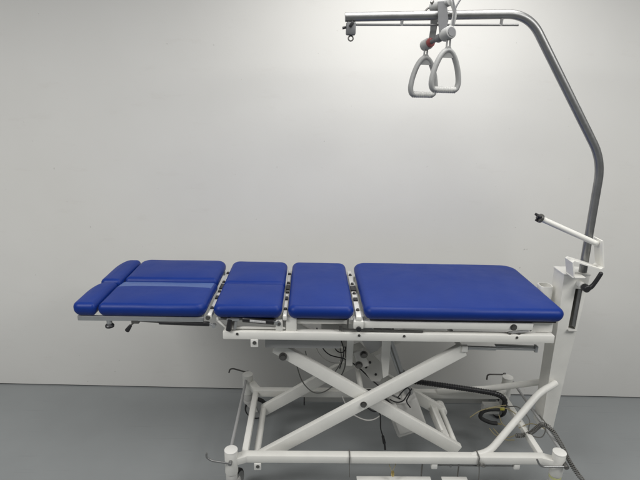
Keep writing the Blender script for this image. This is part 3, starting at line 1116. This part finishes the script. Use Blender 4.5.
def coil(bm, path, R, r, pitch):
    p = smooth_path(path, 30)
    cum = [0.0]
    for a, c in zip(p, p[1:]):
        cum.append(cum[-1] + (c - a).length)
    total = cum[-1]
    n = int(total / pitch * 10)
    pts = []
    j = 0
    nrm = None
    for i in range(n + 1):
        s = total * i / n
        while j < len(cum) - 2 and cum[j + 1] < s:
            j += 1
        t = (s - cum[j]) / max(1e-9, cum[j + 1] - cum[j])
        q = p[j].lerp(p[j + 1], t)
        d = (p[j + 1] - p[j]).normalized()
        if nrm is None:
            nrm = d.cross(V((0, 1, 0))).normalized()
        nrm = (nrm - d * nrm.dot(d)).normalized()
        bi = d.cross(nrm)
        a = 2 * PI * s / pitch
        pts.append(q + nrm * (R * math.cos(a)) + bi * (R * math.sin(a)))
    sweep(bm, pts, r, 6)
b = BM()
coil(b, [(0.590, -0.11, 0.212), (0.618, -0.11, 0.212), (0.655, -0.12, 0.236), (0.686, -0.13, 0.285), (0.700, -0.15, 0.300), (0.722, -0.18, 0.288),
         (0.752, -0.215, 0.240), (0.768, -0.24, 0.205), (0.782, -0.270, 0.180), (0.805, -0.300, 0.150), (0.850, -0.34, 0.100), (0.90, -0.38, 0.055)], 0.0084, 0.0028, 0.0078)
tag(part('coiled_cord', b, M['greycable']), 'dark grey coiled cord hanging over the right brake bar towards the floor', 'cord')

cable('thin_cable', [(-0.452, 0.09, 0.545), (-0.438, 0.09, 0.46), (-0.409, 0.09, 0.362), (-0.359, 0.09, 0.302), (-0.309, 0.09, 0.297), (-0.262, 0.09, 0.330), (-0.225, 0.07, 0.395), (-0.205, 0.05, 0.47), (-0.205, 0.05, 0.56)],
      0.0030, M['greycable'], 'thin dark grey cable drooping in a wide loop left of the scissor pivot', 'cable')
cable('thin_cable', [(-0.395, 0.10, 0.520), (-0.375, 0.10, 0.430), (-0.335, 0.10, 0.375), (-0.290, 0.10, 0.370), (-0.245, 0.09, 0.42), (-0.222, 0.07, 0.50), (-0.24, 0.06, 0.60)],
      0.0026, M['greycable'], 'thin grey cable hanging in the smaller inner loop left of the scissor pivot', 'cable')
cable('thin_cable', [(-0.215, 0.0, 0.335), (-0.178, 0.0, 0.256), (-0.116, 0.0, 0.213), (-0.066, 0.0, 0.208), (-0.022, 0.0, 0.240), (0.005, 0.0, 0.300)],
      0.0030, M['whitecable'], 'thin white cable sagging in a loop just below the scissor pivot', 'cable')
wires('cable_bundle', ([(-0.345, -0.01, 0.700), (-0.322, -0.01, 0.612), (-0.285, -0.01, 0.566), (-0.225, -0.01, 0.548), (-0.205, -0.01, 0.540)],
            [(-0.268, -0.02, 0.70), (-0.272, -0.02, 0.640), (-0.252, -0.02, 0.592), (-0.222, -0.02, 0.585), (-0.205, -0.02, 0.620), (-0.205, -0.02, 0.66)],
            [(-0.240, -0.02, 0.700), (-0.235, -0.02, 0.650), (-0.220, -0.02, 0.600), (-0.222, -0.02, 0.555), (-0.235, -0.02, 0.50)]), 0.0028, M['black'], 'bundle of thin black cables curling out of the control box under the seat', 'cables')
wires('motor_lead', ([(0.035, -0.062, 0.375), (0.055, -0.064, 0.41), (0.078, -0.064, 0.43), (0.092, -0.06, 0.40), (0.078, -0.064, 0.36), (0.098, -0.064, 0.325)],
            [(0.0, -0.06, 0.365), (0.030, -0.062, 0.352), (0.06, -0.064, 0.36), (0.08, -0.064, 0.395), (0.098, -0.062, 0.425)]), 0.0030, M['black'], 'short black leads looping into the top of the grey lift motor', 'cable')

cable('thin_cable', [(-0.215, 0.04, 0.60), (-0.190, 0.03, 0.52), (-0.135, 0.03, 0.47), (-0.06, 0.02, 0.40), (0.0, -0.02, 0.372), (0.05, -0.055, 0.365)],
      0.0036, M['black'], 'thin black cable crossing behind the scissor pivot towards the lift motor', 'cable')
cable('thin_cable', [(-0.330, 0.05, 0.66), (-0.345, 0.03, 0.58), (-0.300, 0.02, 0.52), (-0.235, 0.02, 0.505), (-0.19, 0.02, 0.555), (-0.175, 0.03, 0.63), (-0.17, 0.03, 0.70)],
      0.0027, M['whitecable'], 'thin white cable hanging in a loop in front of the control box under the seat', 'cable')
cable('dark_wire', [(0.604, 0.04, 0.262), (0.640, 0.0, 0.285), (0.668, -0.06, 0.262), (0.650, -0.11, 0.225), (0.690, -0.15, 0.236), (0.712, -0.13, 0.285), (0.690, -0.10, 0.318)],
      0.0028, M['greycable'], 'dark wire winding round the right cross tube beside the coiled cord', 'wire')
cable('thin_cable', [(-0.245, 0.02, 0.44), (-0.215, 0.0, 0.395), (-0.150, 0.0, 0.372), (-0.075, -0.02, 0.385), (-0.02, -0.05, 0.362), (0.012, -0.06, 0.335)],
      0.0042, M['black'], 'black cable running level behind the scissor pivot bolt to the lift motor', 'cable')
b = BM()
sweep(b, smooth_path([(-0.14, -0.06, 0.355), (-0.085, -0.08, 0.318), (-0.052, -0.10, 0.325), (-0.044, -0.10, 0.280), (-0.040, -0.10, 0.235), (-0.026, -0.10, 0.190)], 8), 0.0032, 8)
pc = part('plug_cable', b, M['black'])
tag(pc, 'black cable with a barrel plug dangling below the scissor pivot behind the front rail', 'cable')
b = BM()
cyl(b, (-0.028, -0.10, 0.196), (-0.018, -0.10, 0.155), 0.0062, 0.0072, bev=0.002)
cyl(b, (-0.018, -0.10, 0.155), (-0.012, -0.10, 0.120), 0.0045)
part('barrel_plug', b, M['rubber'], pc)

wires('loose_wires', ([(0.42, 0.03, 0.205), (0.47, 0.03, 0.245), (0.55, 0.04, 0.262), (0.60, 0.05, 0.262)],
            [(0.52, 0.02, 0.150), (0.55, 0.0, 0.125), (0.60, -0.03, 0.138), (0.63, -0.05, 0.175)],
            [(0.53, 0.0, 0.165), (0.58, -0.02, 0.120), (0.625, -0.04, 0.130)],
            [(0.50, 0.05, 0.235), (0.53, 0.02, 0.268), (0.585, 0.01, 0.272), (0.628, 0.0, 0.250), (0.640, -0.03, 0.238)],
            [(0.575, 0.06, 0.200), (0.590, 0.03, 0.165), (0.625, 0.0, 0.172), (0.640, -0.02, 0.205), (0.632, -0.05, 0.250)],
            [(0.625, -0.06, 0.215), (0.66, -0.09, 0.262), (0.69, -0.12, 0.272), (0.715, -0.13, 0.262)]), 0.0022, M['tan'], 'tangle of thin tan wires near the black lead at the right end of the base', 'wires')

# ties on the rails
def tie(name, x, y, z, hw, r, m, label, tail):
    b = BM()
    q = hw + r
    pts = [(x, y - q, z + q), (x + 0.001, y + q, z + q), (x + 0.001, y + q, z - q), (x, y - q, z - q)]
    lp = []
    for i in range(4):
        a, c = V(pts[i]), V(pts[(i + 1) % 4])
        lp += [a.lerp(c, t) for t in (0.06, 0.35, 0.65, 0.94)]
    sweep(b, lp, r, 8, closed=True)
    if tail:
        sweep(b, smooth_path(tail, 6), r * 0.9, 8)
    return tag(part(name, b, m), label, 'cable tie', 'ties round the base rails')
tie('cable_tie', -0.198, -0.265, 0.2165, 0.020, 0.0024, M['greycable'], 'thin dark tie round the front base rail below the scissor pivot, tail hanging down',
    [(-0.198, -0.289, 0.195), (-0.196, -0.291, 0.165), (-0.195, -0.290, 0.135)])
tb = tie('cable_tie', 0.358, -0.265, 0.2165, 0.020, 0.0030, M['greycable'], 'thicker dark knotted tie round the front base rail beside the foot of the column brace',
         [(0.360, -0.289, 0.205), (0.364, -0.293, 0.165), (0.366, -0.292, 0.110)])
b = BM()
sweep(b, smooth_path([(0.360, -0.291, 0.214), (0.372, -0.294, 0.200), (0.384, -0.292, 0.196), (0.378, -0.293, 0.210), (0.364, -0.294, 0.200)], 6), 0.0035, 8)
part('knot', b, M['greycable'], tb)
tie('cable_tie', -0.397, 0.262, 0.150, 0.026, 0.0034, M['black'], 'black strap round the pale rear skirt of the base, left of the scissor pivot', None)

b = BM()
cp = [(-0.010 + sx * a, y, z) for sx, rows in ((-1, ((0.014, -0.268, 0.196), (0.013, -0.272, 0.184), (0.006, -0.276, 0.166))), (0, ((0, -0.278, 0.154),)),
      (1, ((0.006, -0.276, 0.166), (0.013, -0.272, 0.184), (0.014, -0.268, 0.196)))) for a, y, z in rows]
sweep(b, smooth_path(cp, 6), 0.0013, 6)
bp_ = part('pull_cord', b, M['tan'])
tag(bp_, 'small brass toggle on a thin cord hanging under the middle of the front base rail', 'pull cord')
b = BM()
lathe(b, (-0.008, -0.278, 0.158), (0.08, 0, -1), [(0.003, 0), (0.006, 0.004), (0.0075, 0.016), (0.006, 0.026), (0.003, 0.030)], 16)
part('toggle', b, M['brass'], bp_)

# ==================================================================== LIGHT
def area(name, loc, target, sx, sy, power, color=(1, 1, 1)):
    ld = bpy.data.lights.new(name, 'AREA')
    ld.shape = 'RECTANGLE'
    ld.size, ld.size_y = sx, sy
    ld.energy = power
    ld.color = color
    o = bpy.data.objects.new(name, ld)
    o.location = loc
    o.rotation_euler = (V(target) - V(loc)).to_track_quat('-Z', 'Y').to_euler()
    COL.objects.link(o)
    return o
LC = (1.0, 0.985, 0.96)
area('ceiling_panel_light', (0.06, -0.12, 2.50), (0.06, -0.10, 0), 1.1, 0.35, 14, LC)
area('ceiling_panel_light', (-2.5, -1.75, 2.70), (-2.5, -1.70, 0), 1.6, 0.9, 68, LC)
area('ceiling_panel_light', (1.9, -1.55, 2.70), (1.9, -1.50, 0), 1.6, 0.9, 52, LC)
area('ceiling_panel_light', (-0.3, -0.9, 2.75), (-0.3, -0.85, 0), 2.6, 0.5, 14, LC)
W = bpy.data.worlds.new('World')
S.world = W
W.use_nodes = True
bg = W.node_tree.nodes['Background']
bg.inputs['Color'].default_value = (0.93, 0.97, 1.0, 1)
bg.inputs['Strength'].default_value = 0.12

# ==================================================================== CAMERA
cd = bpy.data.cameras.new('Camera')
cam = bpy.data.objects.new('Camera', cd)
COL.objects.link(cam)
cd.sensor_width = 36
cd.lens = 491.4023 / 640 * 36
cd.clip_end = 100
Rx = V((0.99954435, -0.01831916, 0.02398954)); Up = V((-0.01768326, 0.28870749, 0.95725404)); Fw = V((0.02446205, 0.95724208, -0.28825199))
cam.matrix_world = Matrix(((Rx.x, Up.x, -Fw.x, -0.39191145), (Rx.y, Up.y, -Fw.y, -2.01964453), (Rx.z, Up.z, -Fw.z, 1.72000163), (0, 0, 0, 1)))
S.camera = cam
S.render.resolution_x, S.render.resolution_y = 1024, 768
S.view_settings.view_transform = 'Standard'
S.view_settings.look = 'None'
S.view_settings.exposure = 0.06
S.view_settings.gamma = 1
